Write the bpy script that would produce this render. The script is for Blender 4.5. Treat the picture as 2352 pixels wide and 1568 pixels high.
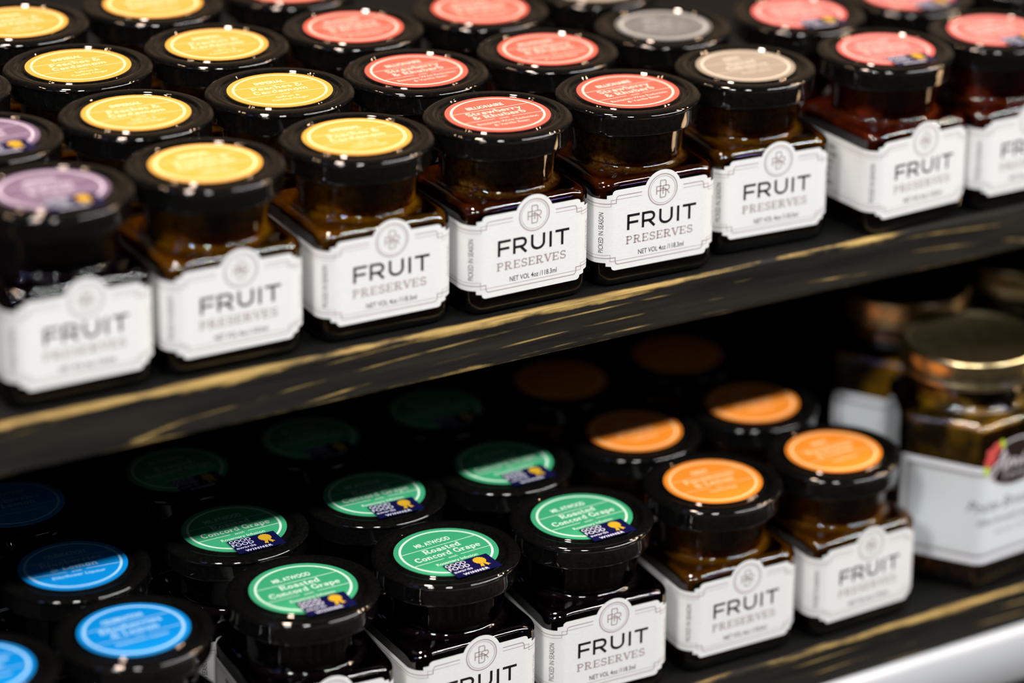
import bpy, math, random
from mathutils import Vector, Matrix, Euler
random.seed(7)
C = bpy.context.scene.collection
for o in list(bpy.data.objects): bpy.data.objects.remove(o)
PI = math.pi
Z0 = 1.0            # height of the upper shelf's top above the floor (metres)

# ------------------------------------------------------------------ camera
def make_camera():
    yaw, pit, rol = 0.65963812, 0.32958191, 0.05887349
    f = Vector((math.sin(yaw)*math.cos(pit), math.cos(yaw)*math.cos(pit), -math.sin(pit)))
    r = f.cross(Vector((0, 0, 1))).normalized(); u = r.cross(f)
    r2 = r*math.cos(rol) + u*math.sin(rol); u2 = -r*math.sin(rol) + u*math.cos(rol)
    cd = bpy.data.cameras.new('camera'); co = bpy.data.objects.new('camera', cd); C.objects.link(co)
    m = Matrix.Identity(4)
    for i in range(3): m[i][0], m[i][1], m[i][2] = r2[i], u2[i], -f[i]
    m.translation = Vector((-0.43590, -0.98992, 0.46304 + Z0)); co.matrix_world = m
    cd.sensor_width = 36; cd.lens = 7401.0/2352*36; cd.shift_x = -1043.43/2352; cd.shift_y = -538.97/2352; cd.clip_start = 0.05; cd.clip_end = 50
    cd.dof.use_dof = True; cd.dof.focus_distance = 1.198; cd.dof.aperture_fstop = 3.4; cd.dof.aperture_blades = 0
    bpy.context.scene.camera = co
make_camera()

# ------------------------------------------------------------------ world, lamps, exposure
S = bpy.context.scene
S.view_settings.view_transform = 'Standard'; S.view_settings.look = 'None'
S.view_settings.gamma = 1; S.view_settings.exposure = 0.0; S.view_settings.use_curve_mapping = False
def make_world():
    w = bpy.data.worlds.new('shop'); S.world = w; w.use_nodes = True; nt = w.node_tree; nt.nodes.clear()
    N = nt.nodes.new; out = N('ShaderNodeOutputWorld'); bg = N('ShaderNodeBackground')
    tc = N('ShaderNodeTexCoord'); L = nt.links.new
    # warm wooden fittings low on the right side of the shop, dim elsewhere
    d = N('ShaderNodeVectorMath'); d.operation = 'DOT_PRODUCT'; L(tc.outputs['Generated'], d.inputs[0])
    d.inputs[1].default_value = Vector((0.93, -0.06, -0.36)).normalized()
    r = N('ShaderNodeValToRGB'); L(d.outputs['Value'], r.inputs[0])
    e = r.color_ramp.elements; e[0].position = .945; e[0].color = (.006, .0052, .0042, 1); e[1].position = .985; e[1].color = (.62, .40, .21, 1)
    L(r.outputs[0], bg.inputs[0]); bg.inputs[1].default_value = 1.0
    # warm ceiling and fittings beyond the display
    d2 = N('ShaderNodeVectorMath'); d2.operation = 'DOT_PRODUCT'; L(tc.outputs['Generated'], d2.inputs[0]); d2.inputs[1].default_value = Vector((.45, .72, .52)).normalized()
    n = N('ShaderNodeTexNoise'); n.inputs['Scale'].default_value = 5; n.inputs['Detail'].default_value = 3; L(tc.outputs['Generated'], n.inputs['Vector'])
    r2 = N('ShaderNodeValToRGB'); L(d2.outputs['Value'], r2.inputs[0]); e = r2.color_ramp.elements
    e[0].position = .70; e[0].color = (0, 0, 0, 1); e[1].position = .93; e[1].color = (.16, .11, .07, 1)
    mu = N('ShaderNodeVectorMath'); mu.operation = 'SCALE'; L(r2.outputs[0], mu.inputs[0])
    mr = N('ShaderNodeMapRange'); mr.inputs['From Min'].default_value = .35; mr.inputs['From Max'].default_value = .65; mr.inputs['To Min'].default_value = .35; mr.inputs['To Max'].default_value = 1.5; L(n.outputs[0], mr.inputs[0]); L(mr.outputs[0], mu.inputs['Scale'])
    ad = N('ShaderNodeVectorMath'); ad.operation = 'ADD'; L(r.outputs[0], ad.inputs[0]); L(mu.outputs[0], ad.inputs[1]); L(ad.outputs[0], bg.inputs[0])
    L(bg.outputs[0], out.inputs[0])
make_world()
def lamp(name, pos, target, size, power, col, shape='DISK', size_y=None, spread=None):
    l = bpy.data.lights.new(name, 'AREA'); l.shape = shape; l.size = size
    if size_y: l.size_y = size_y
    l.energy = power; l.color = col
    if spread: l.spread = spread
    o = bpy.data.objects.new(name, l); C.objects.link(o)
    o.location = Vector(pos) + Vector((0, 0, Z0))
    dirn = (Vector(target) + Vector((0, 0, Z0)) - o.location).normalized()
    zq = -dirn; xq = (Vector((1, 0, 0)) - zq*zq.x).normalized(); yq = zq.cross(xq)
    m = Matrix.Identity(4)
    for i in range(3): m[i][0], m[i][1], m[i][2] = xq[i], yq[i], zq[i]
    m.translation = o.location; o.matrix_world = m
    return o
MID = (0.11, 0.0, 0.0)
def at(d, dist): return tuple(MID[i] + d[i]*dist for i in range(3))
WARM = (1.0, .66, .42); WHITE = (1.0, .985, .97)
lamp('ceiling_tube_light', at((.56, -.515, .63), 2.5), MID, 2.1, 68, WHITE, 'RECTANGLE', .11)
lamp('ceiling_tube_light', at((-.64, -.487, .595), 2.3), MID, .35, 26, (1.0, .98, .95), 'RECTANGLE', .12)
lamp('ceiling_tube_light', at((-.26, -.615, .75), 2.3), MID, .30, 25, (1.0, .98, .95), 'RECTANGLE', .11)
lamp('blue_screen_light', (-1.06, -.36, .355), (.33, .01, -.085), .22, .5, (.30, .42, 1.0), 'RECTANGLE', .06)
lamp('front_fill_light', at((.30, -.86, .42), 2.0), MID, .5, .55, (1.0, .93, .88), 'RECTANGLE', .12)  # unseen low fill, added so the jar necks catch some light
lamp('overhead_spot_light', at((-.25, .06, .96), 1.7), MID, .20, 17, (1.0, .74, .60))
lamp('cold_cabinet_light', at((-.77, -.55, .32), 1.8), MID, .5, .6, (.80, .95, 1.0), 'RECTANGLE', .05)
lamp('violet_sign_light', at((.46, -.87, .16), 1.6), MID, .07, .25, (.35, .38, 1.0))
lamp('warm_counter_light', at((.985, -.14, -.42), 1.6), MID, .16, 1.6, (1.0, .62, .32), 'RECTANGLE', .55)
for k, (dx, dy, dz) in enumerate([(.78, -.06, .62), (.74, .02, .66), (.80, -.14, .56), (.70, -.10, .70), (.84, .0, .52), (.66, .04, .74), (.76, -.22, .60)]):
    lamp('warm_bulb_light', at((dx, dy, dz), 2.2 + .1*(k % 3)), MID, .06, 2.0, WARM)
for k, (dx, dy, dz) in enumerate([(-.43, .29, .85), (-.50, .20, .84), (-.36, .40, .84)]):
    lamp('warm_bulb_light', at((dx, dy, dz), 2.0), MID, .06, 1.4, WARM)

# ------------------------------------------------------------------ materials
def s2l(c): return tuple((x/12.92 if x <= .04045 else ((x+.055)/1.055)**2.4) for x in [v/255 for v in c]) + (1,)
def mat(name, col, rough=.5, metal=0, coat=0, spec=.5, **k):
    m = bpy.data.materials.new(name); m.use_nodes = True; b = m.node_tree.nodes['Principled BSDF']
    b.inputs['Base Color'].default_value = col; b.inputs['Roughness'].default_value = rough
    b.inputs['Metallic'].default_value = metal; b.inputs['Coat Weight'].default_value = coat
    b.inputs['Coat Roughness'].default_value = .03; b.inputs['Specular IOR Level'].default_value = spec
    return m
def noise_col(m, c1, c2, scale, lo=.4, hi=.6, detail=4, stretch=(1, 1, 1), bump=0, dist=.0004):
    nt = m.node_tree; N = nt.nodes.new; L = nt.links.new; b = nt.nodes['Principled BSDF']
    tc = N('ShaderNodeTexCoord'); oi = N('ShaderNodeObjectInfo'); mp = N('ShaderNodeMapping'); mp.inputs['Scale'].default_value = stretch
    ad = N('ShaderNodeVectorMath'); ad.operation = 'ADD'
    cm = N('ShaderNodeCombineXYZ')
    for i in range(3): L(oi.outputs['Random'], cm.inputs[i])
    L(tc.outputs['Object'], ad.inputs[0]); L(cm.outputs[0], ad.inputs[1]); L(ad.outputs[0], mp.inputs[0])
    n = N('ShaderNodeTexNoise'); n.inputs['Scale'].default_value = scale; n.inputs['Detail'].default_value = detail; L(mp.outputs[0], n.inputs['Vector'])
    r = N('ShaderNodeValToRGB'); e = r.color_ramp.elements; e[0].position = lo; e[1].position = hi; e[0].color = c1; e[1].color = c2
    L(n.outputs[0], r.inputs[0]); L(r.outputs[0], b.inputs['Base Color'])
    if bump:
        bp = N('ShaderNodeBump'); bp.inputs['Strength'].default_value = bump; bp.inputs['Distance'].default_value = dist
        L(n.outputs[0], bp.inputs['Height']); L(bp.outputs[0], b.inputs['Normal'])
    return m
M = {}
M['lid'] = noise_col(mat('black lacquered metal', (.006, .006, .006, 1), .045, 0, .4), (.002, .002, .002, 1), (.006, .0055, .005, 1), 900, .3, .8)
def glass_mat(name, tint=(1, 1, 1, 1)):
    m = bpy.data.materials.new(name); m.use_nodes = True; nt = m.node_tree; nt.nodes.clear(); N = nt.nodes.new; L = nt.links.new
    out = N('ShaderNodeOutputMaterial'); mx = N('ShaderNodeMixShader'); t = N('ShaderNodeBsdfTransparent'); g = N('ShaderNodeBsdfGlossy')
    fr = N('ShaderNodeFresnel'); fr.inputs['IOR'].default_value = 1.75; g.inputs['Roughness'].default_value = .03; t.inputs['Color'].default_value = tint
    L(fr.outputs[0], mx.inputs[0]); L(t.outputs[0], mx.inputs[1]); L(g.outputs[0], mx.inputs[2]); L(mx.outputs[0], out.inputs['Surface'])
    return m
M['glass'] = glass_mat('clear jar glass', (.93, .95, .93, 1))
def jam(name, a, b, scale=110, coat=0, neck_lit=None):
    m = noise_col(mat(name, s2l(a), .9, 0, coat, 0), s2l(a), s2l(b), scale, .25, .95, 5, (1, 1, 1.2), .25, .0006)
    bs = m.node_tree.nodes['Principled BSDF']; bs.inputs['Subsurface Weight'].default_value = 0 if 'black' in name else .9
    bs.inputs['Subsurface Radius'].default_value = (1, .35, .08); bs.inputs['Subsurface Scale'].default_value = .009
    # seedy fruit in the neck, painted paler to stand for light under the lid
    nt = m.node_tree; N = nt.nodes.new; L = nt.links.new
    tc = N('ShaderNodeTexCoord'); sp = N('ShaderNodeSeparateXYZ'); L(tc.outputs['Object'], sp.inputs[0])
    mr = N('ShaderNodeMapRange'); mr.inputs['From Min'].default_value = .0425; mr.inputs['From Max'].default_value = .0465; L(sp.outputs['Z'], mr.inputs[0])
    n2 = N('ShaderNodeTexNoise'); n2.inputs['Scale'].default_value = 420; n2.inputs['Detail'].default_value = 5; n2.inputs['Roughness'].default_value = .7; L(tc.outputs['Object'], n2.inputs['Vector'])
    r = N('ShaderNodeValToRGB'); e = r.color_ramp.elements; e[0].position = .36; e[1].position = .66; e[0].color = s2l(b); e[1].color = s2l(neck_lit or tuple(min(255, int(x*1.75+18)) for x in b)); L(n2.outputs[0], r.inputs[0])
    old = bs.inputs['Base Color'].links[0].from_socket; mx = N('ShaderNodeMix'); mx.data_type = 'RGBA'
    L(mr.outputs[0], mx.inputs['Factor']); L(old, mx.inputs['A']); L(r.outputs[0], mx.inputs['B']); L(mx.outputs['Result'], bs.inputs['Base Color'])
    return m
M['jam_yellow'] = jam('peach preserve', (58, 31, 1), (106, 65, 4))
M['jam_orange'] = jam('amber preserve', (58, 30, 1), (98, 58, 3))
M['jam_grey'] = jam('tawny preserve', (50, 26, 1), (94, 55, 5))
M['jam_coral'] = jam('dark strawberry preserve', (22, 5, 1), (74, 28, 6), 170, neck_lit=(176, 122, 52))
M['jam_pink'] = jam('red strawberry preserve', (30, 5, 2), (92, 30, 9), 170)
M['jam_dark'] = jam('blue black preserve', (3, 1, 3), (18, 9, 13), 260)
M['paper'] = noise_col(mat('textured white paper', (.80, .80, .79, 1), .6), (.76, .765, .75, 1), (.82, .82, .81, 1), 900, .3, .7, 3, (1, 1, 4), .25, .0001)
M['ink_black'] = mat('black ink', (.012, .008, .011, 1), .45)
M['ink_mauve'] = mat('mauve grey ink', (.42, .345, .335, 1), .45)
M['ink_line'] = mat('mauve line ink', (.42, .34, .34, 1), .4)
M['ink_brown'] = mat('brown ink', (.11, .07, .04, 1), .5)
M['white_print'] = mat('white print', (.86, .80, .74, 1), .5)
M['navy'] = mat('navy foil sticker', (.006, .006, .055, 1), .25, 0, .4)
M['gold_print'] = mat('gold print', (.62, .36, .02, 1), .4)
M['award_white'] = mat('award white print', (.75, .75, .85, 1), .5)
STK = dict(yellow=(.84, .405, .065), coral=(.80, .125, .085), pink=(.86, .15, .13), grey=(.36, .29, .22), ash=(.17, .165, .155),
           lilac=(.19, .125, .20), green=(.045, .37, .17), blue=(.0, .25, .68), orange=(.88, .25, .02))
for k, c in STK.items(): M['stk_'+k] = mat(k+' sticker paper', c+(1,), .42, 0, .15)
for k, c in dict(yellow=(.95, .80, .45), grey=(.72, .64, .52), ash=(.42, .42, .40), lilac=(.66, .58, .68), green=(.66, .85, .70), blue=(.42, .70, .92), orange=(.95, .62, .30), coral=(.93, .66, .55), pink=(.95, .60, .55)).items():
    M['prn_'+k] = mat(k+' sticker print', c+(1,), .5)

def wood_mat(name='worn black stained wood', zc=0.0, ztop=0.0, zbot=-.0187, yf=0.0, amount=1.0, seed=0.0):
    m = mat(name, (.02, .018, .016, 1), .62, 0, 0, .25); nt = m.node_tree; N = nt.nodes.new; L = nt.links.new; b = nt.nodes['Principled BSDF']
    tc = N('ShaderNodeTexCoord'); sp = N('ShaderNodeSeparateXYZ'); L(tc.outputs['Object'], sp.inputs[0])
    def math_(op, a, bb=None, c=None, clamp=False):
        n = N('ShaderNodeMath'); n.operation = op; n.use_clamp = clamp
        for i, v in enumerate((a, bb, c)):
            if v is None: continue
            if isinstance(v, (int, float)): n.inputs[i].default_value = v
            else: L(v, n.inputs[i])
        return n.outputs[0]
    def noise(scale, stretch, detail=4, off=0.0, rough=.5):
        mp = N('ShaderNodeMapping'); mp.inputs['Scale'].default_value = stretch; mp.inputs['Location'].default_value = (off+seed, off*2+seed, off)
        L(tc.outputs['Object'], mp.inputs[0]); n = N('ShaderNodeTexNoise'); n.inputs['Scale'].default_value = scale; n.inputs['Detail'].default_value = detail; n.inputs['Roughness'].default_value = rough
        L(mp.outputs[0], n.inputs['Vector']); return n.outputs[0]
    # distances (mm) below the top edge / above the bottom edge / behind the front edge
    dt = math_('MULTIPLY', math_('SUBTRACT', ztop, sp.outputs['Z']), 1000)
    db = math_('MULTIPLY', math_('SUBTRACT', sp.outputs['Z'], zbot), 1000)
    dy = math_('MULTIPLY', math_('SUBTRACT', sp.outputs['Y'], yf), 1000)
    n1 = noise(26, (.55, 1, 1), 5, 1.3, .62); n2 = noise(160, (.25, 1, 1.6), 4, 4.2, .6)
    edge = math_('ADD', dt, dy)          # 0 exactly on the front top arris
    xs = sp.outputs['X']
    left = N('ShaderNodeMapRange'); left.inputs['From Min'].default_value = .04; left.inputs['From Max'].default_value = .16; left.inputs['To Min'].default_value = 1; left.inputs['To Max'].default_value = .5; L(xs, left.inputs[0])
    lf = left.outputs[0]
    n5 = noise(420, (.07, 1, 1.5), 4, 7.7, .65)
    w1 = math_('ADD', math_('MULTIPLY', math_('SUBTRACT', n1, .48), 12*amount), math_('MULTIPLY', lf, 2.6))
    w1 = math_('ADD', w1, math_('MULTIPLY', math_('SUBTRACT', n5, .5), 5))
    w1 = math_('MINIMUM', w1, math_('ADD', 4.6, math_('MULTIPLY', math_('SUBTRACT', n5, .5), 3)))
    m1 = math_('MULTIPLY', math_('SUBTRACT', w1, edge), .8, clamp=True)
    m1 = math_('MULTIPLY', m1, math_('ADD', .55, math_('MULTIPLY', math_('SUBTRACT', n5, .36), 3.2), clamp=True))
    n3 = noise(40, (.5, 1, 1), 5, 9.1, .62)
    w2 = math_('ADD', math_('MULTIPLY', math_('SUBTRACT', n3, .49), 9*amount), math_('MULTIPLY', lf, 1.0))
    w2 = math_('ADD', w2, math_('MULTIPLY', math_('SUBTRACT', n5, .5), 3))
    m2 = math_('MULTIPLY', math_('SUBTRACT', w2, math_('ADD', db, dy)), .7, clamp=True)
    # cathedral grain lines rubbed through to gold
    mpg = N('ShaderNodeMapping'); mpg.inputs['Scale'].default_value = (.085, 0, 1); mpg.inputs['Location'].default_value = (-.085*(.155+seed*.03), 0, .0235); L(tc.outputs['Object'], mpg.inputs[0])
    wv = N('ShaderNodeTexWave'); wv.wave_type = 'RINGS'; wv.rings_direction = 'SPHERICAL'; wv.inputs['Scale'].default_value = 62; wv.inputs['Distortion'].default_value = 2.2
    wv.inputs['Detail'].default_value = 2.0; wv.inputs['Detail Scale'].default_value = 1.2; L(mpg.outputs[0], wv.inputs['Vector'])
    n4 = noise(60, (.35, 1, 1), 3, 15.7)
    m3 = math_('MULTIPLY', math_('SUBTRACT', wv.outputs[1], .95), 20, clamp=True)
    m3 = math_('MULTIPLY', m3, math_('MULTIPLY', math_('SUBTRACT', n4, .49), 9, clamp=True))
    m3 = math_('MULTIPLY', m3, math_('MULTIPLY', math_('SUBTRACT', n2, .40), 6, clamp=True))
    m3 = math_('MULTIPLY', m3, .85)
    mk = math_('MAXIMUM', math_('MAXIMUM', m1, m2), m3, clamp=True)
    # only on the front: fades out 3 mm behind the arris
    mk = math_('MULTIPLY', mk, math_('SUBTRACT', 1.0, math_('MULTIPLY', dy, .22), clamp=True), clamp=True)
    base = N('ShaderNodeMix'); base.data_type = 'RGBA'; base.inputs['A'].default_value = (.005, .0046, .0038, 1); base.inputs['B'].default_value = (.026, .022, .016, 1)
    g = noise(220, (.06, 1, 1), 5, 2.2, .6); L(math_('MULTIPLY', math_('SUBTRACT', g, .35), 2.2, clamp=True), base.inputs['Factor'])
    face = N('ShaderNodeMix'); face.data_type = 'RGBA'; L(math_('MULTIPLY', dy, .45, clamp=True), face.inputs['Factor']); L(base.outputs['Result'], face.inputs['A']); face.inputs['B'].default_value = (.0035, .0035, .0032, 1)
    gold = N('ShaderNodeMix'); gold.data_type = 'RGBA'; gold.inputs['A'].default_value = (.24, .15, .045, 1); gold.inputs['B'].default_value = (.52, .36, .12, 1)
    L(math_('MULTIPLY', math_('SUBTRACT', n2, .3), 2.4, clamp=True), gold.inputs['Factor'])
    fin = N('ShaderNodeMix'); fin.data_type = 'RGBA'; L(mk, fin.inputs['Factor']); L(face.outputs['Result'], fin.inputs['A']); L(gold.outputs['Result'], fin.inputs['B'])
    L(fin.outputs['Result'], b.inputs['Base Color'])
    bp = N('ShaderNodeBump'); bp.inputs['Strength'].default_value = .5; bp.inputs['Distance'].default_value = .0004; L(g, bp.inputs['Height']); L(bp.outputs[0], b.inputs['Normal'])
    return m

# ------------------------------------------------------------------ mesh helpers
class MB:
    def __init__(s): s.v = []; s.f = []; s.m = []; s.mats = []
    def mi(s, name):
        if name not in s.mats: s.mats.append(name)
        return s.mats.index(name)
    def add(s, vs, fs, mname):
        o = len(s.v); s.v += [tuple(v) for v in vs]; i = s.mi(mname)
        for f in fs: s.f.append(tuple(a+o for a in f)); s.m.append(i)
    def mesh(s, name, smooth=False, angle=None):
        me = bpy.data.meshes.new(name); me.from_pydata(s.v, [], s.f)
        for n in s.mats: me.materials.append(M[n])
        me.polygons.foreach_set('material_index', s.m)
        me.validate(); me.update()
        if smooth:
            me.polygons.foreach_set('use_smooth', [True]*len(me.polygons))
            if angle: me.set_sharp_from_angle(angle=math.radians(angle))
        return me
def put(name, me, parent=None, loc=(0, 0, 0), rz=0):
    o = bpy.data.objects.new(name, me); C.objects.link(o); o.location = loc; o.rotation_euler = (0, 0, rz)
    if parent is not None: o.parent = parent
    return o
def tag(o, label, cat, group=None, kind=None):
    o['label'] = label; o['category'] = cat
    if group: o['group'] = group
    if kind: o['kind'] = kind
    return o
def lathe(mb, prof, mname, n=96, lobes=None):
    vs = []; fs = []
    for (r, z) in prof:
        for k in range(n):
            a = 2*PI*k/n; q = lobes(r, z)*math.cos(4*a+.6) if lobes else 0; vs.append(((r+q*.6)*math.cos(a), (r+q*.6)*math.sin(a), z+q))
    for i in range(len(prof)-1):
        for k in range(n):
            fs.append((i*n+k, i*n+(k+1) % n, (i+1)*n+(k+1) % n, (i+1)*n+k))
    mb.add(vs, fs, mname)
def cap(mb, r, z, mname, n=96, up=True):
    vs = [(r*math.cos(2*PI*k/n), r*math.sin(2*PI*k/n), z) for k in range(n)]
    mb.add(vs, [tuple(range(n)) if up else tuple(reversed(range(n)))], mname)
def rsq(a, rc, n=10):
    rc = min(rc, a*.965); pts = []; fl = a-rc; side = []
    for q in range(4):
        c0 = q*PI/2 - PI/2                       # starts at -y side, going counter-clockwise
        cx, cy = [(fl, -fl), (fl, fl), (-fl, fl), (-fl, -fl)][q]
        for k in range(n+1):
            t = c0 + PI/2*k/n; pts.append((cx+rc*math.cos(t), cy+rc*math.sin(t)))
        x0, y0 = pts[-1]; nx, ny = [(fl, fl), (-fl, fl), (-fl, -fl), (fl, -fl)][q]
        t = c0+PI/2; x1, y1 = nx+rc*math.cos(t), ny+rc*math.sin(t)
        for k in (.04, .12, .5, .88, .96): pts.append((x0+(x1-x0)*k, y0+(y1-y0)*k))
    return pts
def loft(mb, secs, mname, outline=rsq, bottom=True, top=False):
    vs = []; fs = []; n = None
    for sct in secs:
        z = sct[0]; pts = outline(*sct[1:]); n = len(pts); vs += [(x, y, z) for x, y in pts]
    for i in range(len(secs)-1):
        for k in range(n): fs.append((i*n+k, i*n+(k+1) % n, (i+1)*n+(k+1) % n, (i+1)*n+k))
    if bottom: fs.append(tuple(reversed(range(n))))
    if top: fs.append(tuple(range((len(secs)-1)*n, len(secs)*n)))
    mb.add(vs, fs, mname)
def box(mb, x0, x1, y0, y1, z0, z1, mname):
    v = [(x, y, z) for z in (z0, z1) for x, y in ((x0, y0), (x1, y0), (x1, y1), (x0, y1))]
    mb.add(v, [(3, 2, 1, 0), (4, 5, 6, 7), (0, 1, 5, 4), (1, 2, 6, 5), (2, 3, 7, 6), (3, 0, 4, 7)], mname)

# ---- 2D drawing: everything printed is collected as flat (x, y) polygons in millimetres, then mapped on its surface
def stroke(pts, w, closed=False):
    P = [Vector(p) for p in pts]; n = len(P); vs = []; fs = []
    for i in range(n):
        if closed: a, b = P[(i-1) % n], P[(i+1) % n]
        else: a, b = P[max(i-1, 0)], P[min(i+1, n-1)]
        d1 = (P[i]-a); d2 = (b-P[i])
        if d1.length < 1e-9: d1 = d2
        if d2.length < 1e-9: d2 = d1
        d1.normalize(); d2.normalize(); t = d1+d2
        if t.length < 1e-6: t = d2.copy()
        t.normalize(); nn = Vector((-t.y, t.x)); c = max(.45, nn.dot(Vector((-d2.y, d2.x))))
        off = nn*(w/2/c); vs += [tuple(P[i]+off), tuple(P[i]-off)]
    m = n if closed else n-1
    for i in range(m):
        j = (i+1) % n; fs.append((2*i, 2*i+1, 2*j+1, 2*j))
    return vs, fs
def arc(cx, cy, rx, ry, a0, a1, n=None):
    n = n or max(4, int(abs(a1-a0)/18))
    return [(cx+rx*math.cos(math.radians(a0+(a1-a0)*k/n)), cy+ry*math.sin(math.radians(a0+(a1-a0)*k/n))) for k in range(n+1)]
def G(w, *items): return (w, items)
H, V_ = .085, .17
def ser(x, y, w=.36): return ([(x-w/2, y), (x+w/2, y)], .09)
def stem(x, a, b): return ([(x, a), (x, b)], V_)
F = {
 'P': G(.86, stem(.22, 0, 1), ser(.22, .045), ser(.18, .955, .3), ([(.2, .955), (.48, .955)]+arc(.48, .73, .25, .225, 90, -90)+[(.48, .505), (.2, .505)], .115)),
 'R': G(.98, stem(.22, 0, 1), ser(.22, .045), ser(.18, .955, .3), ([(.2, .955), (.48, .955)]+arc(.48, .73, .25, .225, 90, -90)+[(.48, .505), (.2, .505)], .115), ([(.5, .5), (.66, .1), (.94, .05)], .15)),
 'E': G(.86, stem(.22, 0, 1), ([(.06, .955), (.78, .955)], H), ([(.06, .045), (.8, .045)], H), ([(.2, .5), (.58, .5)], H), ([(.76, .98), (.76, .72)], .07), ([(.78, .02), (.78, .3)], .07), ([(.58, .63), (.58, .37)], .07)),
 'S': G(.78, (arc(.4, .73, .25, .225, 20, 240)+arc(.42, .27, .27, .225, 80, -160), .13), ([(.66, .98), (.66, .72)], .07), ([(.13, .02), (.13, .3)], .07)),
 'V': G(.86, ([(.12, 1), (.45, .02)], V_), ([(.45, .02), (.78, 1)], .1), ser(.13, .955), ser(.77, .955)),
 'C': G(.9, (arc(.48, .5, .36, .44, 40, 320), .15), ([(.78, 1), (.78, .66)], .08)),
 'G': G(.98, (arc(.48, .5, .36, .44, 40, 330), .15), ([(.78, 1), (.78, .66)], .08), ([(.8, .02), (.8, .42)], .15), ser(.78, .43)),
 'B': G(.92, stem(.22, 0, 1), ([(.05, .955), (.5, .955)]+arc(.5, .74, .2, .215, 90, -90)+[(.5, .525), (.2, .525)], .11), ([(.5, .525)]+arc(.52, .285, .25, .24, 90, -90)+[(.05, .045)], .11)),
 'L': G(.8, stem(.22, 0, 1), ser(.22, .955), ([(.05, .045), (.74, .045)], H), ([(.72, .02), (.72, .36)], .08)),
 '&': G(1.0, (arc(.36, .26, .25, .22, 0, 360), .13), (arc(.38, .75, .16, .19, 0, 360), .12), ([(.34, .56), (.86, .04)], .14), ([(.6, .2), (.84, .5)], .08), ser(.84, .52, .24)),
 'a': G(.7, (arc(.28, .19, .18, .17, 0, 360), .12), ([(.52, .05), (.52, .42)]+arc(.33, .44, .19, .18, 0, 150), .14), ser(.6, .045, .22)),
 'b': G(.74, stem(.17, .02, 1), ser(.1, .955, .2), (arc(.4, .32, .23, .28, 0, 360), .13)),
 'c': G(.64, (arc(.35, .32, .24, .28, 50, 310), .13), ([(.53, .6), (.53, .44)], .08)),
 'd': G(.76, stem(.54, 0, 1), ser(.48, .955, .2), ser(.62, .045, .2), (arc(.33, .32, .23, .28, 0, 360), .13)),
 'e': G(.68, (arc(.35, .32, .25, .28, 0, 315), .13), ([(.12, .35), (.6, .35)], .08)),
 'h': G(.82, stem(.18, 0, 1), ser(.12, .955, .24), ser(.18, .045, .3), (arc(.38, .4, .2, .21, 180, 0)+[(.58, 0)], .14), ser(.6, .045, .3)),
 'i': G(.42, stem(.2, 0, .64), ser(.14, .6, .24), ser(.2, .045, .34), ([(.2, .78), (.2, .93)], .16)),
 'l': G(.42, stem(.2, 0, 1), ser(.14, .955, .24), ser(.2, .045, .36)),
 'm': G(1.18, stem(.18, 0, .62), ser(.12, .6, .24), ser(.18, .045, .28), (arc(.37, .4, .19, .21, 170, 0)+[(.56, 0)], .13), (arc(.75, .4, .19, .21, 170, 0)+[(.94, 0)], .13), ser(.56, .045, .28), ser(.96, .045, .28)),
 'n': G(.82, stem(.18, 0, .62), ser(.12, .6, .24), ser(.18, .045, .3), (arc(.38, .4, .2, .21, 170, 0)+[(.58, 0)], .14), ser(.6, .045, .3)),
 'o': G(.7, (arc(.34, .32, .24, .28, 0, 360), .14)),
 'p': G(.76, stem(.18, -.3, .62), ser(.12, .6, .24), ser(.18, -.27, .32), (arc(.41, .32, .22, .28, 0, 360), .13)),
 'r': G(.6, stem(.18, 0, .62), ser(.12, .6, .24), ser(.2, .045, .36), (arc(.38, .38, .19, .2, 160, 30), .12)),
 's': G(.58, (arc(.28, .45, .17, .14, 20, 240)+arc(.3, .18, .18, .14, 80, -160), .11), ([(.46, .63), (.46, .45)], .06), ([(.1, 0), (.1, .18)], .06)),
 't': G(.52, ([(.22, .88), (.22, .16)]+arc(.36, .16, .14, .12, 180, 320), .14), ([(.04, .6), (.46, .6)], .085)),
 'u': G(.82, ([(.18, .62), (.18, .22)]+arc(.37, .22, .19, .18, 180, 350), .14), stem(.57, 0, .64), ser(.12, .6, .24), ser(.5, .6, .22), ser(.64, .045, .22)),
 'v': G(.76, ([(.14, .6), (.37, .04)], .15), ([(.37, .04), (.6, .6)], .09), ser(.14, .6, .3), ser(.6, .6, .26)),
 'w': G(1.08, ([(.14, .6), (.34, .04), (.54, .56), (.74, .04), (.94, .6)], .12), ser(.14, .6, .3), ser(.94, .6, .3), ser(.54, .6, .24)),
 'y': G(.8, ([(.14, .6), (.4, .04)], .15), ([(.66, .6), (.34, -.16)]+arc(.22, -.16, .12, .12, 0, -130), .1), ser(.14, .6, .3), ser(.66, .6, .28)),
 ' ': G(.36),
}
def slab(text, cap_h, cx, y, wmax=None, bold=1.0, track=0.02):
    tot = sum(F[c][0]+track for c in text); sx = cap_h
    if wmax: sx = wmax/tot
    x = -tot*sx/2; out = []
    for ch in text:
        w, items = F[ch]
        for pts, sw in items:
            q = [(cx+x+px*sx, y+py*cap_h) for px, py in pts]
            vs, fs = stroke(q, sw*min(sx, cap_h)*bold); out.append((vs, fs))
        x += (w+track)*sx
    return out
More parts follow.
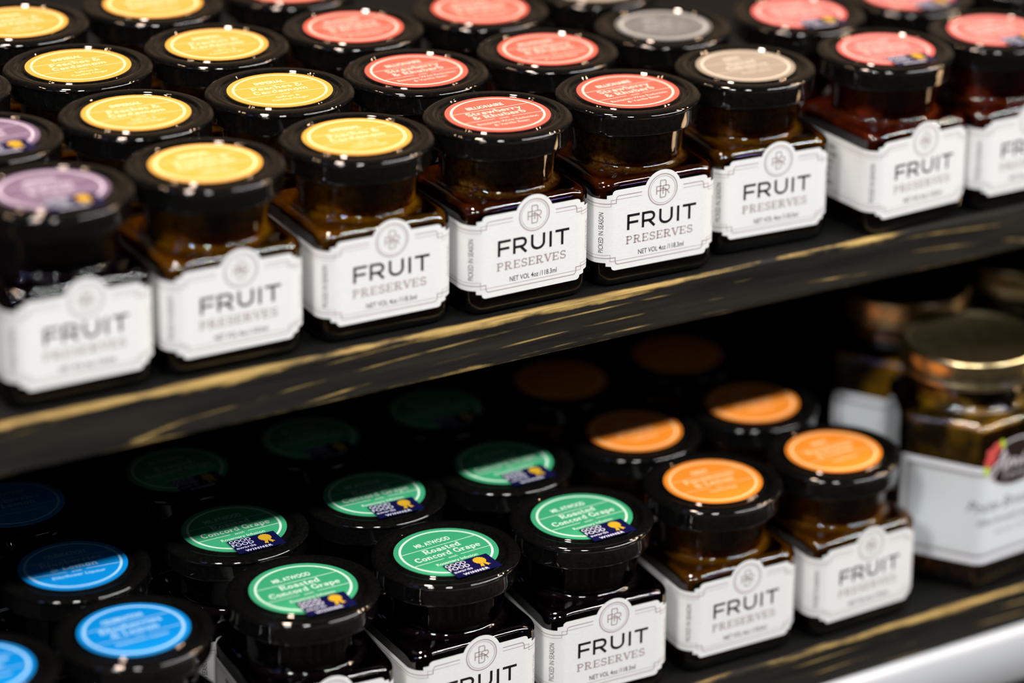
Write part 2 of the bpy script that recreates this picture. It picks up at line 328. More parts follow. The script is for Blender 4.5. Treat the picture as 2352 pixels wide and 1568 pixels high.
def sans(text, cap_h, cx, y, width=None, bold=0.0, rot=0, space=1.0, shear=0.0):
    cu = bpy.data.curves.new('t', 'FONT'); cu.body = text; cu.align_x = 'CENTER'; cu.size = 1; cu.offset = bold; cu.resolution_u = 3; cu.space_character = space; cu.shear = shear
    o = bpy.data.objects.new('t', cu); C.objects.link(o); dg = bpy.context.evaluated_depsgraph_get(); dg.update()
    me = bpy.data.meshes.new_from_object(o.evaluated_get(dg)); vs = [(v.co.x, v.co.y) for v in me.vertices]; fs = [tuple(p.vertices) for p in me.polygons]
    bpy.data.objects.remove(o); bpy.data.curves.remove(cu); bpy.data.meshes.remove(me)
    if not vs: return []
    x0 = min(v[0] for v in vs); x1 = max(v[0] for v in vs); sy = cap_h/.69; sx = sy if width is None else width/(x1-x0); mx = (x0+x1)/2
    res = []
    c, s_ = math.cos(rot), math.sin(rot)
    for a, b in vs:
        px, py = (a-mx)*sx, b*sy
        if rot: py -= cap_h/2
        res.append((cx+px*c-py*s_, y+px*s_+py*c))
    return [(res, fs)]

# ------------------------------------------------------------------ jar pieces (shared by every jar)
def body_t(secs):
    out = []
    for z, a, c in secs:
        k = 1.02 if z > .044 else 1.0
        out.append((z + (0 if z < .0385 else .0011) + (max(0, z-.050)*.16), a*k, c*k))
    return out
A_ = .026; RC = .0068
def jar_glass_mesh():
    mb = MB()
    loft(mb, body_t([(0.0, .0225, .006), (.0006, .0238, .0064), (.0016, .0250, .0066), (.0032, .0257, RC), (.006, .026, RC), (.020, .026, RC), (0.03870, 0.02600, 0.0068), (0.03931, 0.02595, 0.0070), (0.03990, 0.02579, 0.0072), (0.04045, 0.02553, 0.0074), (0.04095, 0.02518, 0.0076), (0.04138, 0.02475, 0.0077), (0.04173, 0.02425, 0.0078), (0.04199, 0.02370, 0.0079), (0.04215, 0.02311, 0.0080), (0.04220, 0.02250, 0.0080), (.0423, .0228, .0140), (.0424, .0234, .0220), (0.04250, 0.02360, 0.02400), (0.04260, 0.02290, 0.02400), (0.04290, 0.02225, 0.02400), (0.04338, 0.02169, 0.02400), (0.04400, 0.02126, 0.02400), (0.04472, 0.02099, 0.02400), (0.04550, 0.02090, 0.02400),
              (.0470, .0208, .0220), (.0500, .0210, .0220), (.0535, .0213, .0220), (.0570, .0215, .0220), (.0600, .0215, .0220)]), 'glass')
    # inner floor of the thick base
    loft(mb, [(.0030, .0200, .006), (.0038, .0228, .0064)], 'glass', bottom=True)
    return mb.mesh('jar_glass', True, 60)
def jam_mesh(mname):
    mb = MB()
    loft(mb, body_t([(.0032, .0215, .006), (.0045, .0240, .0064), (.007, .0249, .0066), (0.03880, 0.02490, 0.0066), (0.03942, 0.02482, 0.0069), (0.04000, 0.02458, 0.0072), (0.04050, 0.02420, 0.0074), (0.04088, 0.02370, 0.0076), (0.04112, 0.02312, 0.0078), (0.04120, 0.02250, 0.0078), (.0415, .0224, .0140), (.0419, .0214, .0220), (.0428, .0206, .0220), (.0440, .0202, .0220), (.0460, .0200, .0220), (.0500, .0202, .0220), (.0535, .0205, .0220), (.0538, .0195, .0220)]), mname, top=True)
    return mb.mesh('jam', True, 50)
RIM = [(.0190, .0646), (.0193, .0645), (.0196, .0642), (.0200, .0638), (.0206, .0636), (.0212, .0637), (.0217, .0641), (.0221, .0646), (.0226, .0649), (.0234, .0650), (.0244, .0650), (.0250, .0649), (.0256, .0647),
       (.0261, .0644), (.0265, .0641), (.0267, .0638), (.0268, .0635), (.0267, .0632), (.0265, .0630), (.0263, .0628), (.0262, .0624), (.0259, .0590), (.0258, .0580), (.0258, .0573), (.0257, .0569), (.0254, .0568), (.0251, .0571), (.0250, .0600)]
RIM = [(r*1.028, z+.0016+max(0, min(1, (z-.0568)/.0052))*.0011) for r, z in RIM]
def rim_z(r):
    if r <= .0246: return .06770
    for (a, za), (b, zb) in zip(RIM, RIM[1:]):
        if a <= r <= b: return za + (zb-za)*(r-a)/max(b-a, 1e-9)
    return .0663
def lid_mesh():
    mb = MB(); lathe(mb, [(.0001, .0673)]+RIM, 'lid', 112, lambda r, z: max(0, .0602-z)*.28 if r > .0258 else 0); return mb.mesh('lid', True, 75)
def disc_mesh(kind):
    mb = MB(); z = .0675; base = 'stk_'+kind; prn = 'prn_'+kind; R = .01933
    lathe(mb, [(R, .0672), (R, z), (.00001, z)], base, 80)
    E = []
    if kind == 'ash': ring_w = 1.5
    else: ring_w = .9
    E.append(stroke(arc(0, 0, 16.5, 16.5, 0, 360, 72)[:-1], ring_w, True))
    ch = lambda y: math.sqrt(16.5**2-y*y)
    lw = .32
    E.append(stroke([(-ch(5.6), 5.6), (ch(5.6), 5.6)], lw))
    yb = -4.4; E.append(stroke([(-ch(yb), yb), (-3.4, yb)], lw)); E.append(stroke([(3.4, yb), (ch(yb), yb)], lw))
    T = dict(yellow=('IMPERIAL', 'Peaches &', 'Cardamom', ('Saffron &', 'Candied Ginger')), coral=('BILLIONAIRE', 'Strawberry', '& Rhubarb', ('Beaujolais Wine Reduction', '& Vanilla Bean')),
             pink=('BILLIONAIRE', 'Strawberry', '& Rhubarb', ('Beaujolais Wine Reduction', '& Vanilla Bean')), grey=('FIRST', 'Spiced', 'Conserve', ('Winter Spices',)),
             ash=('FIRST', 'Spiced', 'Conserve', ('Winter Spices',)), lilac=('IMPERIAL', 'Cherries', '& Pecan', ('Port Wine',)), green=('MR. ATWOOD', 'Roasted', 'Concord Grape', ('Rosemary Infusion',)),
             blue=('CELEBRATION', 'Blueberries', '& Lemon', ('Elderflower Liqueur',)), orange=('FIRST', 'Persimmon', '& Lemon', ('Vanilla Bean',)))[kind]
    E += sans(T[0], 2.6, -.6, 7.7, width=min(14.5, 1.42*len(T[0])), bold=.03)
    wid = lambda t, full: min(full, sum(F[c][0]+.02 for c in t)*3.0)
    E += slab(T[1], 3.2, 0, 1.7, wid(T[1], 24), 1.4); E += slab(T[2], 3.2, 0, -2.5, wid(T[2], 26.5), 1.4)
    E += sans('with', 1.5, 0, -5.3, bold=.0, shear=.3)
    for i, t in enumerate(T[3]): E += sans(t, 1.75, 0, -8.4-2.9*i, width=min(24-6*i, .98*len(t)), bold=.008)
    for vs, fs in E: mb.add([(a*1.03/1000, b*1.03/1000, z+.00005) for a, b in vs], fs, prn)
    return mb.mesh('lid_sticker', False)
def award_mesh():
    mb = MB()
    def mp(x, y, dz):
        r = math.hypot(x, y)/1000
        y = (y+14.3)*1.10-15.6; x += .2; r = math.hypot(x, y)/1000
        return (x/1000, y/1000, max(rim_z(r), .0600)+dz)
    cx, cy, w, h = 1.6, -14.3, 18.6, 10.4; nx, ny = 24, 14
    vs = [mp(cx-w/2+w*i/nx, cy-h/2+h*j/ny, .00018) for j in range(ny+1) for i in range(nx+1)]
    fs = [(j*(nx+1)+i, j*(nx+1)+i+1, (j+1)*(nx+1)+i+1, (j+1)*(nx+1)+i) for j in range(ny) for i in range(nx)]
    mb.add(vs, fs, 'navy')
    def pr(E, mn, dz=.00024):
        for v, f in E: mb.add([mp(a, b, dz) for a, b in v], f, mn)
    pr(sans('GOOD', 2.0, -3.2, -11.6, width=8.4, bold=.004)+sans('FOOD', 2.0, -3.2, -14.2, width=8.4, bold=.004), 'award_white')
    pr(sans('awards', 1.5, -3.2, -16.3, width=7.6)+sans('WINNER', 1.35, .6, -19.0, width=10.5, bold=.02, space=1.2), 'award_white')
    ros = [(5.9+(2.35+(.22 if k % 2 else -.1))*math.cos(2*PI*k/32), -12.3+(2.35+(.22 if k % 2 else -.1))*math.sin(2*PI*k/32)) for k in range(32)]
    pr([(ros, [tuple(range(32))]), ([(4.9, -14.2), (6.0, -14.4), (5.2, -17.0), (4.6, -16.3), (3.9, -16.6)], [(0, 4, 3, 2, 1)]), ([(5.9, -14.4), (7.0, -14.2), (8.2, -16.3), (7.4, -16.2), (6.9, -16.9)], [(0, 4, 3, 2, 1)])], 'gold_print')
    return mb.mesh('award_sticker', False)
def wrap(s, z, off=.00012):
    a = A_+off; rc = RC+off; fl = A_-RC; L1 = fl; L2 = rc*PI/2; per = 2*fl+L2
    sg = 1 if s >= 0 else -1; t = abs(s); q = 0
    # walk round: front half flat, corner, side flat, corner ...
    if t <= L1: x, y = t, -a
    elif t <= L1+L2:
        an = (t-L1)/rc; x, y = fl+rc*math.sin(an), -fl-rc*math.cos(an)
    elif t <= L1+L2+2*fl: x, y = a, -fl+(t-L1-L2)
    else:
        an = min((t-L1-L2-2*fl)/rc, PI/2); x, y = fl+rc*math.cos(an), fl+rc*math.sin(an)
    return (sg*x, y, z+.0005)
ZM = .02285
def label_mesh(hi=True):
    mb = MB()
    CS = 1.0
    def top(s):
        t = abs(s)*1000
        if t < 18.6: z = 38.85
        elif t < 20.4: z = 38.85-1.45*(1-math.sqrt(max(0, 1-((t-18.6)/1.8)**2)))
        elif t <= 22.5: z = 37.2-.25*(t-20.4)/2.1
        else: z = 35.6
        u = abs(s*1000-CS)
        if u < 7.9:
            z = max(z, 36.0+math.sqrt(7.9**2-u*u))
        return z/1000
    def bot(s):
        t = abs(s)*1000
        z = 2*ZM*1000-top(s if t >= 9.5 else .012)*1000
        return z/1000
    ss = sorted(set([round(k*.4, 3) for k in range(0, 42)] + [16.6+k*.2 for k in range(0, 20)] + [CS+k for k in (7.2, 7.5, 7.7, 7.82, 7.88, 7.9, 7.901)] + [-CS+k for k in (7.2, 7.5, 7.7, 7.82, 7.88, 7.9, 7.901)] + [20.4, 20.41, 22.5, 22.5001] + [20.6+k*.6 for k in range(1, 18)] + [32, 40, 50, 60, 68, 69, 70, 71, 72, 74, 76]))
    ss = [x/1000 for x in ss]; ss = [-x for x in reversed(ss) if x > 0]+ss
    vs = []; fs = []
    for s in ss: vs += [wrap(s, bot(s)), wrap(s, top(s))]
    for i in range(len(ss)-1): fs.append((2*i, 2*i+2, 2*i+3, 2*i+1))
    mb.add(vs, fs, 'paper')
    def pr(E, mn, off=.00018):
        for v, f in E: mb.add([wrap(a/1000, b/1000, off) for a, b in v], f, mn)
    def dense(pts, d=.7):
        out = [pts[0]]
        for p, q in zip(pts, pts[1:]):
            n = max(1, int(math.dist(p, q)/d))
            out += [(p[0]+(q[0]-p[0])*k/n, p[1]+(q[1]-p[1])*k/n) for k in range(1, n+1)]
        return out
    def longline(y, x0, x1, w): return stroke([(x0+(x1-x0)*k/70, y) for k in range(71)], w)
    mz = lambda z: 2*ZM*1000-z
    for sx in (-1, 1):
        for top_ in (True, False):
            f = (lambda z: z) if top_ else mz
            x0 = 8.9+sx*CS if top_ else 0
            pr([stroke(dense([(sx*x, f(z)) for x, z in [(x0, 36.5), (17.6, 36.5), (18.2, 36.35), (18.7, 35.7), (18.8, 35.0), (18.8, 33.7), (20.9, 33.7)]]), .36)], 'ink_line')
            pr([longline(f(33.7), sx*20.8, sx*70, .34)], 'ink_line')
            pr([stroke(dense([(sx*x, f(z)) for x, z in [(x0, 35.1), (20.9, 35.1), (20.9, 32.5)]]), .19), longline(f(32.5), sx*20.8, sx*70, .17)], 'ink_line')
    pr([stroke(arc(CS, 36, 6.15, 6.15, 0, 360, 60)[:-1], .42, True), stroke(arc(CS, 36, 5.35, 5.35, 0, 360, 60)[:-1], .16, True)], 'ink_line')
    mono = [[(-1, -2.9), (-1, 3.3), (.8, 3.3), (1.25, 2.9), (1.25, 1.2)], [(1.25, -.4), (1.25, -2.4), (.8, -2.9), (-1, -2.9)], [(-1, .35), (.7, .35), (1.25, -.1), (1.25, -.5)],
            [(-2.5, -1.6), (-2.5, 1.3), (-.3, 1.3)], [(-2.5, -.3), (-.2, -.3)], [(.1, 1.3), (2.1, 1.3), (2.65, .9), (2.65, .1), (2.1, -.35), (.1, -.35)], [(.1, -1.6), (.1, 1.3)], [(1.6, -.35), (2.7, -1.7)]]
    for m in mono: pr([stroke([(CS+a*1.05, 36+b*1.1) for a, b in m], .42)], 'ink_mauve')
    # FRUIT as clean geometric strokes
    sw = 1.02; y0, hh = 22.1, 6.2
    def L_(x, w, pts): return [stroke([(x+a*w, y0+.0+b*hh) for a, b in p], sw) for p in pts]
    W_ = 4.6
    W_ = 4.7
    pr(L_(-13.5, W_, [[(0, 0), (0, 1)], [(0, .92), (1.02, .92)], [(0, .47), (.9, .47)]]), 'ink_black')
    pr(L_(-7.2, W_+.2, [[(0, 0), (0, 1)], [(0, .92), (.58, .92)]+[(.6+.36*math.cos(t), .665+.255*math.sin(t)) for t in [math.radians(75-18.75*k) for k in range(0, 9)]]+[(.58, .41), (0, .41)], [(.52, .41), (1.02, 0)]]), 'ink_black')
    pr(L_(.2, W_+.2, [[(0, 1), (0, .42)]+[(.5-.5*math.cos(math.radians(t)), .42-.34*math.sin(math.radians(t))) for t in range(15, 180, 15)]+[(1, .42), (1, 1)]]), 'ink_black')
    pr(L_(7.9, W_, [[(0, 0), (0, 1)]]), 'ink_black')
    pr(L_(9.9, 5.8, [[(0, .92), (1, .92)], [(.5, 0), (.5, .92)]]), 'ink_black')
    pr(slab('PRESERVES', 3.15, .1, 16.5, 29.2, 1.2, .06), 'ink_mauve')
    pr(sans('NET VOL 4oz /118.3ml', 1.95, .8, 11.6, width=19.6, bold=.002), 'ink_black')
    pr(sans('PICKED IN SEASON', 1.85, -24.6, 22.2, width=16.0, rot=PI/2), 'ink_black')
    pr(sans('SMALL BATCH', 1.6, 24.4, 23.2, width=12.0, rot=-PI/2), 'ink_mauve')
    for k, t in enumerate(['PREPARED WITH', 'FRUIT AND SUGAR', 'LEMON JUICE', 'AND PECTIN', 'KEEP COOL', 'ONCE OPENED']):
        pr(sans(t, 1.6, -53, 30.0-3.0*k, width=1.0*len(t), bold=.035), 'ink_brown')
    return mb.mesh('paper_label', False)
ME = dict(glass=jar_glass_mesh(), lid=lid_mesh(), award=award_mesh(), label=label_mesh())
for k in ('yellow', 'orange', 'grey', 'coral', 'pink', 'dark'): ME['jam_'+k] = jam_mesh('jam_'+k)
for k in STK: ME['disc_'+k] = disc_mesh(k)
JAM = dict(yellow='yellow', coral='coral', pink='pink', grey='grey', ash='grey', lilac='dark', green='dark', blue='dark', orange='orange')
AWARD = {'lilac', 'pink', 'green'}
PROTO = {}
def preserve_jar(kind, x, y, zshelf, rz, lid_rz, label, group):
    if kind not in PROTO:
        root = bpy.data.objects.new('preserve_jar', None); C.objects.link(root); root.empty_display_size = .02
        put('jar_glass', ME['glass'], root); put('jam', ME['jam_'+JAM[kind]], root); put('paper_label', ME['label'], root)
        lid = put('lid', ME['lid'], root); put('lid_sticker', ME['disc_'+kind], lid)
        if kind in AWARD: put('award_sticker', ME['award'], lid)
        PROTO[kind] = root; r = root
    else:
        src = PROTO[kind]; r = src.copy(); C.objects.link(r)
        for ch in list(src.children):
            c = ch.copy(); C.objects.link(c); c.parent = r
            for g in list(ch.children):
                d = g.copy(); C.objects.link(d); d.parent = c
    r.location = (x/1000, y/1000, Z0+zshelf/1000); r.rotation_euler = (0, 0, math.radians(rz))
    for ch in r.children:
        if ch.name.split('.')[0] == 'lid': ch.rotation_euler = (0, 0, math.radians(lid_rz-rz))
    return tag(r, label, 'jar', group)

# ------------------------------------------------------------------ setting: shelf boards, back, floor
UT, LT = 0.0, -158.2      # board tops (mm)
YU, YL = -31.1, -59.3     # board front edges (mm)
def board(name, yf, zt, thick, x0, x1, y1, matname, label):
    mb = MB(); r = .0012
    # cross-section with softly rounded front arrises, extruded along x in many spans so the wear follows the real edge
    prof = [(y1, 0), (yf+r, 0), (yf+r*.3, -r*.3), (yf, -r), (yf, -thick+r), (yf+r*.3, -thick+r*.3), (yf+r, -thick), (y1, -thick)]
    vs = [(x, y, z) for x in (x0, x1) for y, z in prof]; n = len(prof)
    fs = [(k, (k+1) % n, n+(k+1) % n, n+k) for k in range(n)]+[tuple(reversed(range(n))), tuple(range(n, 2*n))]
    mb.add(vs, fs, matname); me = mb.mesh(name)
    o = put(name, me, loc=(0, 0, Z0+zt)); return tag(o, label, 'shelf')
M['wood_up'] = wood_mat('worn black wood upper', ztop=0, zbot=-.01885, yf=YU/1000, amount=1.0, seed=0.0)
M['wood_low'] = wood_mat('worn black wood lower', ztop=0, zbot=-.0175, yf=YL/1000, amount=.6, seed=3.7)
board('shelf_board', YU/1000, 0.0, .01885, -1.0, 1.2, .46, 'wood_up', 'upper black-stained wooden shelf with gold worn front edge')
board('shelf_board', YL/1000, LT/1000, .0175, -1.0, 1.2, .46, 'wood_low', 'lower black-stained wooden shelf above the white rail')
M['white_metal'] = mat('white enamelled metal', (.52, .54, .57, 1), .5, 0, 0)
M['dark_wall'] = mat('dark wall paint', (.015, .013, .012, 1), .7)
M['floor'] = noise_col(mat('dark floor', (.03, .026, .022, 1), .4), (.02, .018, .016, 1), (.05, .042, .034, 1), 6)
def white_rail():
    mb = MB(); zt = LT/1000-.0178; yf = YL/1000-.004; r = .003
    prof = [(.40, zt), (yf+r, zt), (yf+r*.3, zt-r*.3), (yf, zt-r), (yf, zt-.0235), (yf+.0015, zt-.0250), (.40, zt-.0250)]
    vs = [(x, y, z) for x in (-1.0, 1.2) for y, z in prof]; n = len(prof)
    mb.add(vs, [(k, (k+1) % n, n+(k+1) % n, n+k) for k in range(n)]+[tuple(reversed(range(n))), tuple(range(n, 2*n))], 'white_metal')
    o = put('shelf_rail', mb.mesh('shelf_rail', True, 50), loc=(0, 0, Z0)); tag(o, 'white metal rail running under the lower wooden shelf', 'rail')
white_rail()
def structure(name, b, mname):
    mb = MB(); box(mb, *b, mname); o = put(name, mb.mesh(name)); o['kind'] = 'structure'; return o
structure('wall_back', (-1.0, 1.2, .46, .50, 0, Z0-.0001), 'dark_wall')
structure('floor', (-3.0, 3.5, -3.0, .46, -.03, 0), 'floor')
def cabinet():
    mb = MB(); box(mb, -1.0, 1.2, YL/1000+.03, .459, 0.0, Z0+LT/1000-.0430, 'dark_wall')
    box(mb, -1.0, 1.2, YL/1000+.06, .459, -.0, .01, 'dark_wall')
    o = put('display_cabinet', mb.mesh('display_cabinet')); tag(o, 'dark base of the display standing under the white rail', 'cabinet')
cabinet()

# ------------------------------------------------------------------ the preserve jars
ROW = ['front row', 'second row', 'third row', 'fourth row', 'fifth row']
CU = {-3: ('lilac', 'outer lilac column'), -2: ('lilac', 'left lilac column'), -1: ('lilac', 'lilac column'), 0: ('yellow', 'left yellow column'), 1: ('yellow', 'right yellow column'),
      2: ('coral', 'left coral column'), 3: ('coral', 'right coral column'), 4: ('grey', 'grey column'), 5: ('pink', 'left pink column'), 6: ('pink', 'middle pink column'), 7: ('pink', 'far right pink column')}
PU = {(0, 0): (-1.2, -.5, -.9, -1), (1, 0): (56.9, -.1, -1.3, -2.7), (2, 0): (112.9, -1.9, 0, -.7), (3, 0): (168.7, -1.5, -1.7, 2.0), (4, 0): (225.0, 3.8, -3.5, -2), (5, 0): (286.4, -4.2, 3.9, -3), (6, 0): (341.0, -4.2, 1, 2),
      (-1, 0): (-56.6, -.1, -1, -2), (-1, 1): (-57.5, 60.1, 1, 1), (0, 1): (-1.0, 59.4, 1, -2.8), (1, 1): (54.9, 58.8, 0, -4.0), (2, 1): (109.8, 56.0, 1, 2), (3, 1): (167.0, 56.2, -1, -1),
      (4, 1): (223.4, 61.9, 1, 0), (5, 1): (282.2, 51.6, 2, -4), (6, 1): (337.5, 51.6, -1, 3), (7, 1): (394, 51.5, 1, -2), (-1, 2): (-54.0, 118, 0, 3),
      (0, 2): (1.2, 118.6, 0, 1), (1, 2): (57.0, 118.8, 1, -3), (2, 2): (113.0, 115.2, -1, 0), (3, 2): (168.9, 114.4, 1, -5), (4, 2): (225.0, 119.6, 0, 2),
      (0, 3): (.5, 178.5, 1, -2), (1, 3): (56.6, 178.4, 0, 2), (2, 3): (113.4, 174.0, 1, -3)}
for (i, j), (x, y, rz, lz) in PU.items():
    kind, cn = CU[i]
    if i == 4 and j == 1: kind = 'ash'
    nm = {'ash': 'ash grey'}.get(kind, kind)
    preserve_jar(kind, x, y, UT, rz, lz, f'glass preserve jar with {nm} lid sticker, upper shelf, {ROW[j]}, {cn}', 'fruit preserve jars on the upper shelf')
CL = {-2: ('blue', 'left blue column'), -1: ('blue', 'right blue column'), 0: ('green', 'left green column'), 1: ('green', 'middle green column'), 2: ('green', 'right green column'), 3: ('orange', 'left orange column'), 4: ('orange', 'right orange column')}
PL = {(0, 0): (20.7, -28.0, -5, -1), (1, 0): (78.1, -28.5, -.5, 2.8), (2, 0): (136.1, -28.3, -3.4, 1.6), (3, 0): (195.8, -27.5, -1.4, -2), (4, 0): (252.6, -28.5, 1.8, 1), (-1, 0): (-43.0, -26.4, 8, 0), (-2, 0): (-98.9, -25.6, 0, -4),
      (0, 1): (19.6, 28.2, 1, -.1), (1, 1): (77.4, 28.4, 0, -2), (2, 1): (133.6, 28.1, 1, 2), (3, 1): (193.3, 28.0, -1, 0), (4, 1): (250.0, 27.6, 1, -2), (-1, 1): (-42.4, 29.8, 2, -6.3),
      (-1, 2): (-42.8, 88.0, 0, -4), (0, 2): (22.3, 85.5, 0, 2), (1, 2): (78.6, 86.2, 1, -1), (2, 2): (134.5, 86.3, 0, 2), (3, 2): (193.0, 86.5, 0, 1), (4, 2): (249.5, 85.5, 1, -1)}
for (i, j), (x, y, rz, lz) in PL.items():
    kind, cn = CL[i]
    preserve_jar(kind, x, y, LT, rz, lz, f'glass preserve jar with {kind} lid sticker, lower shelf, {ROW[j]}, {cn}', 'fruit preserve jars on the lower shelf')

# ------------------------------------------------------------------ tall six-sided jars with gold lids
M['gold'] = noise_col(mat('brushed gold lid', (.60, .45, .22, 1), .28, 1.0), (.62, .50, .25, 1), (.80, .66, .38, 1), 200)
M['pickle'] = noise_col(mat('olive pickles', (.1, .07, .01, 1), .35, 0, .4), s2l((48, 34, 4)), s2l((196, 142, 22)), 55, .40, .68, 3, (1, 1, .8), 1.0, .003)
M['seeds'] = noise_col(mat('mustard seed and spice', (.2, .1, .02, 1), .5), s2l((60, 34, 12)), s2l((190, 120, 52)), 420, .40, .62, 2, (1, 1, 1), 1.0, .001)
M['cool_paper'] = mat('cool white paper', (.80, .81, .86, 1), .45)
M['cool_inner'] = mat('pale blue grey paper', (.66, .715, .745, 1), .45)
M['grey_line'] = mat('grey border ink', (.22, .23, .25, 1), .5)
M['rose_line'] = mat('rose border ink', (.60, .45, .47, 1), .5)
M['ink_grey'] = mat('charcoal ink', (.06, .06, .065, 1), .5)
M['logo_black'] = mat('black logo ink', (.02, .012, .010, 1), .35)
M['logo_red'] = mat('red flower ink', (.62, .08, .07, 1), .5)
M['logo_green'] = mat('lime leaf ink', (.50, .68, .03, 1), .5)
M['logo_white'] = mat('silver script ink', (.62, .56, .60, 1), .4)
def hexo(R, rc, n=5, sub=True):
    pts = []; Rv = R-rc/math.cos(PI/6)
    FR = (.05, .5, .95) if rc < R*.6 else (.05, .5, .95)
    for q in range(6):
        a = q*PI/3
        for k in range(n+1):
            t = a-PI/6+PI/3*k/n; pts.append((Rv*math.cos(a)+rc*math.cos(t), Rv*math.sin(a)+rc*math.sin(t)))
        if sub:
            x0, y0 = pts[-1]; b = a+PI/3; x1, y1 = Rv*math.cos(b)+rc*math.cos(t), Rv*math.sin(b)+rc*math.sin(t)
            for k in FR: pts.append((x0+(x1-x0)*k, y0+(y1-y0)*k))
    return pts
HR = .0365
def tz(mb, k=1.036): mb.v = [(x, y, z*k) for x, y, z in mb.v]
def hex_meshes():
    g = MB()
    loft(g, [(0, .0320, .005), (.0008, .0340, .0055), (.0022, .0358, .006), (.004, HR, .006), (0.07000, 0.03650, 0.0060), (0.07078, 0.03640, 0.0060), (0.07150, 0.03610, 0.0060), (0.07212, 0.03562, 0.0060), (0.07260, 0.03500, 0.0060), (0.07290, 0.03428, 0.0060), (0.07300, 0.03350, 0.0060), (.0734, .0320, .010), (.0740, .0300, .022), (.0748, .0286, .0283), (.0762, .0279, .0276),
             (.0820, .0278, .0275), (.0900, .0280, .0277)], 'glass', outline=hexo)
    c = MB()
    loft(c, [(.014, .0348, .006), (0.06920, 0.03500, 0.0060), (0.06985, 0.03491, 0.0060), (0.07045, 0.03467, 0.0060), (0.07097, 0.03427, 0.0060), (0.07137, 0.03375, 0.0060), (0.07161, 0.03315, 0.0060), (0.07170, 0.03250, 0.0060), (.0720, .0310, .010), (.0726, .0290, .022), (.0740, .0272, .0269), (.0800, .0270, .0266)], 'pickle', outline=hexo, top=True)
    s = MB()
    loft(s, [(.0035, .0315, .005), (.006, .0345, .006), (.0145, .0348, .006), (.0148, .030, .006)], 'seeds', outline=hexo, top=True)
    l = MB()
    lathe(l, [(.0001, .0953), (.0262, .0953), (.0266, .0957), (.0276, .0965), (.0285, .0966), (.0292, .0961), (.0296, .0950), (.0295, .0935), (.0293, .0925), (.0293, .0875), (.0297, .0868), (.0299, .0858), (.0296, .0850), (.0290, .0850), (.0288, .0870)], 'gold', 112)
    for q in (g, c, s, l): tz(q)
    return g.mesh('jar_glass', True, 60), c.mesh('pickles', True, 60), s.mesh('spice_layer', True, 60), l.mesh('lid', True, 60)
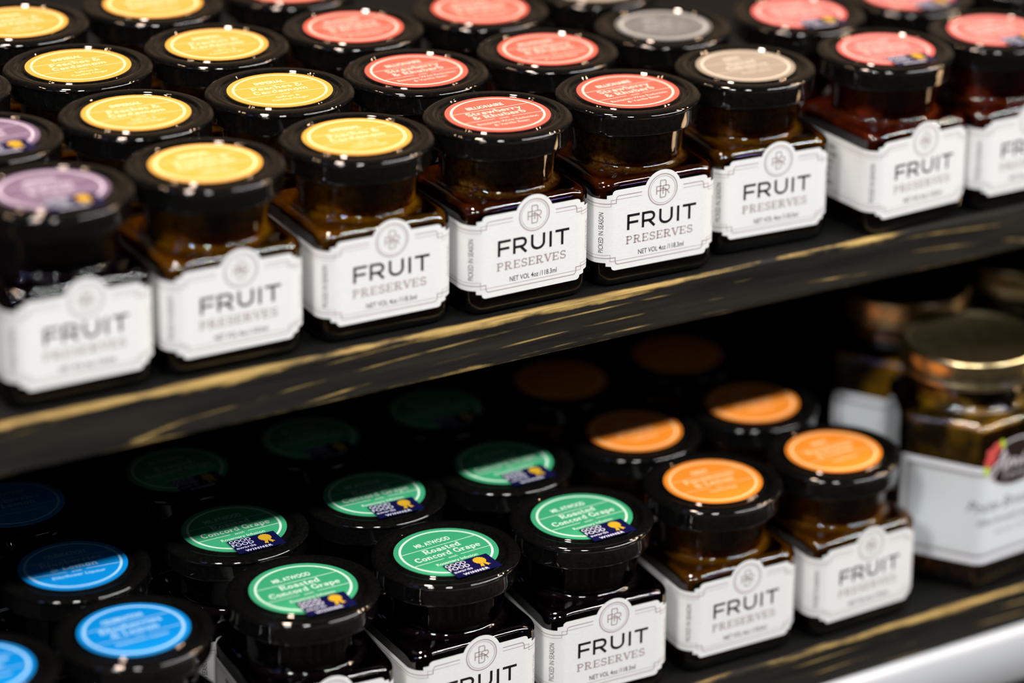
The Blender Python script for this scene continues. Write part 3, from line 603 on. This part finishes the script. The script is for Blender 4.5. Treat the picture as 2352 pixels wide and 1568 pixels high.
def hex_label():
    mb = MB(); ap = HR*math.cos(PI/6)+.00018; side = HR; rc = .006
    # s runs round the jar; s = 0 on the corner between the two faces turned to the customer (corner at angle 180+60 deg in jar space)
    pts = hexo(HR+.0003, rc+.0002, 8, False)
    # polyline beginning at corner q=4 centre
    n1 = 9; seq = pts[4*n1+4:]+pts[:4*n1+4]
    L = [0]
    for a, b in zip(seq, seq[1:]+seq[:1]): L.append(L[-1]+math.dist(a, b))
    tot = L[-1]; cl = seq+[seq[0]]
    def w(s, z, off=0.0):
        t = s % tot
        for k in range(len(seq)):
            if L[k] <= t <= L[k+1]:
                u = (t-L[k])/max(L[k+1]-L[k], 1e-9); x = cl[k][0]+(cl[k+1][0]-cl[k][0])*u; y = cl[k][1]+(cl[k+1][1]-cl[k][1])*u
                r = math.hypot(x, y); return (x*(1+off/r), y*(1+off/r), z)
        return (cl[0][0], cl[0][1], z)
    S0, S1, B, T = -.0355, .0355*1.0+.034, .0130, .0550
    def band(s0, s1, z0, z1, mn, off):
        ss = [s0+(s1-s0)*k/60 for k in range(61)]; vs = []
        for s in ss: vs += [w(s, z0, off), w(s, z1, off)]
        mb.add(vs, [(2*i, 2*i+2, 2*i+3, 2*i+1) for i in range(60)], mn)
    band(S0, S1, B, T, 'cool_paper', 0)
    band(S0+.0038, S1-.0038, B+.0038, T-.0038, 'cool_inner', .00003)
    for z in (B+.0026, T-.0038): band(S0+.0026, S1-.0026, z, z+.0012, 'grey_line', .00006)
    for s in (S0+.0026, S1-.0038): band(s, s+.0012, B+.0026, T-.0026, 'grey_line', .00006)
    for z in (B+.0046, T-.0049): band(S0+.0046, S1-.0046, z, z+.0003, 'rose_line', .00006)
    for s in (S0+.0046, S1-.0049): band(s, s+.0003, B+.0046, T-.0046, 'rose_line', .00006)
    def pr(E, mn, off=.00006):
        for v, f in E: mb.add([w(a/1000, b/1000, off) for a, b in v], f, mn)
    CX = 17.5
    # oval logo breaking over the top edge: black ground, red flowers, lime leaves, looping script
    ov = arc(CX, 54.5, 15.2, 9.6, 0, 360, 48)[:-1]; rim = arc(CX, 54.5, 16.0, 10.3, 0, 360, 48)[:-1]
    pr([(rim, [tuple(range(48))])], 'logo_white', .00010); pr([(ov, [tuple(range(48))])], 'logo_black', .00016)
    for a, b, r in ((3.6, 60.6, 2.6), (6.3, 62.6, 2.4), (2.4, 57.0, 2.2), (4.6, 58.2, 1.8)):
        pr([([(a+(r+.25*math.cos(5*t))*math.cos(t), b+(r+.25*math.cos(5*t))*math.sin(t)) for t in [2*PI*k/30 for k in range(30)]], [tuple(range(30))])], 'logo_red', .00022)
    for a, b in ((1.4, 53.6), (9.0, 63.6)):
        pr([(arc(a, b, 1.5, 1.9, 0, 360, 16)[:-1], [tuple(range(16))])], 'logo_green', .00022)
    pr([stroke([(10.5, 61.5), (8.6, 57), (6.6, 52.6), (4.6, 50.2), (3.0, 50.8), (3.2, 53), (6, 55), (10, 56.4), (12.6, 58)], 1.0), stroke([(10.5, 61.5), (10.6, 57), (10.2, 53), (11, 52), (12.6, 54.4), (13.4, 55.6), (13.4, 52.4)], 1.0),
        stroke([(13.4, 54), (15, 56), (15.6, 52.6), (17, 55.6), (18, 55), (18, 52.4), (20, 54), (22, 57), (21, 52.6), (24, 54), (26, 56), (26.4, 52.6), (28.6, 54)], .9)], 'logo_white', .00024)
    pr(sans('Country', 2.4, 18, 48.2, width=15, shear=.3), 'logo_white', .00024)
    pr(sans('Petite Brussels', 4.6, 13.5, 35.5, width=39, shear=.35), 'ink_grey')
    pr(sans('dilled brussels sprouts', 2.9, 15.5, 29.6, width=34, shear=.35), 'ink_grey')
    pr(sans('net wt 12 oz', 2.2, 17, 24.5, width=19, shear=.3), 'grey_line')
    tz(mb)
    return mb.mesh('paper_label', False)
HM = hex_meshes(); HL = hex_label(); HP = None
def hex_jar(x, y, rz, label):
    global HP
    if HP is None:
        r = bpy.data.objects.new('pickle_jar', None); C.objects.link(r)
        put('jar_glass', HM[0], r); put('pickles', HM[1], r); put('spice_layer', HM[2], r); put('lid', HM[3], r)['label'] = 'gold metal lid'; put('paper_label', HL, r)
        HP = r
    else:
        r = HP.copy(); C.objects.link(r)
        for ch in list(HP.children):
            c = ch.copy(); C.objects.link(c); c.parent = r
    r.location = (x/1000, y/1000, Z0+LT/1000); r.rotation_euler = (0, 0, math.radians(rz)); return tag(r, label, 'jar', 'tall six-sided jars with gold lids')
hex_jar(325.3, -22.1, 4.0, 'tall six-sided pickle jar with gold lid at the front right of the lower shelf')
hex_jar(336.5, 43.5, 3.0, 'gold-lidded pickle jar directly behind the front one, half under the upper shelf')
hex_jar(404.0, 46.0, 5.0, 'gold-lidded pickle jar at the far right, only its lid edge in the picture')
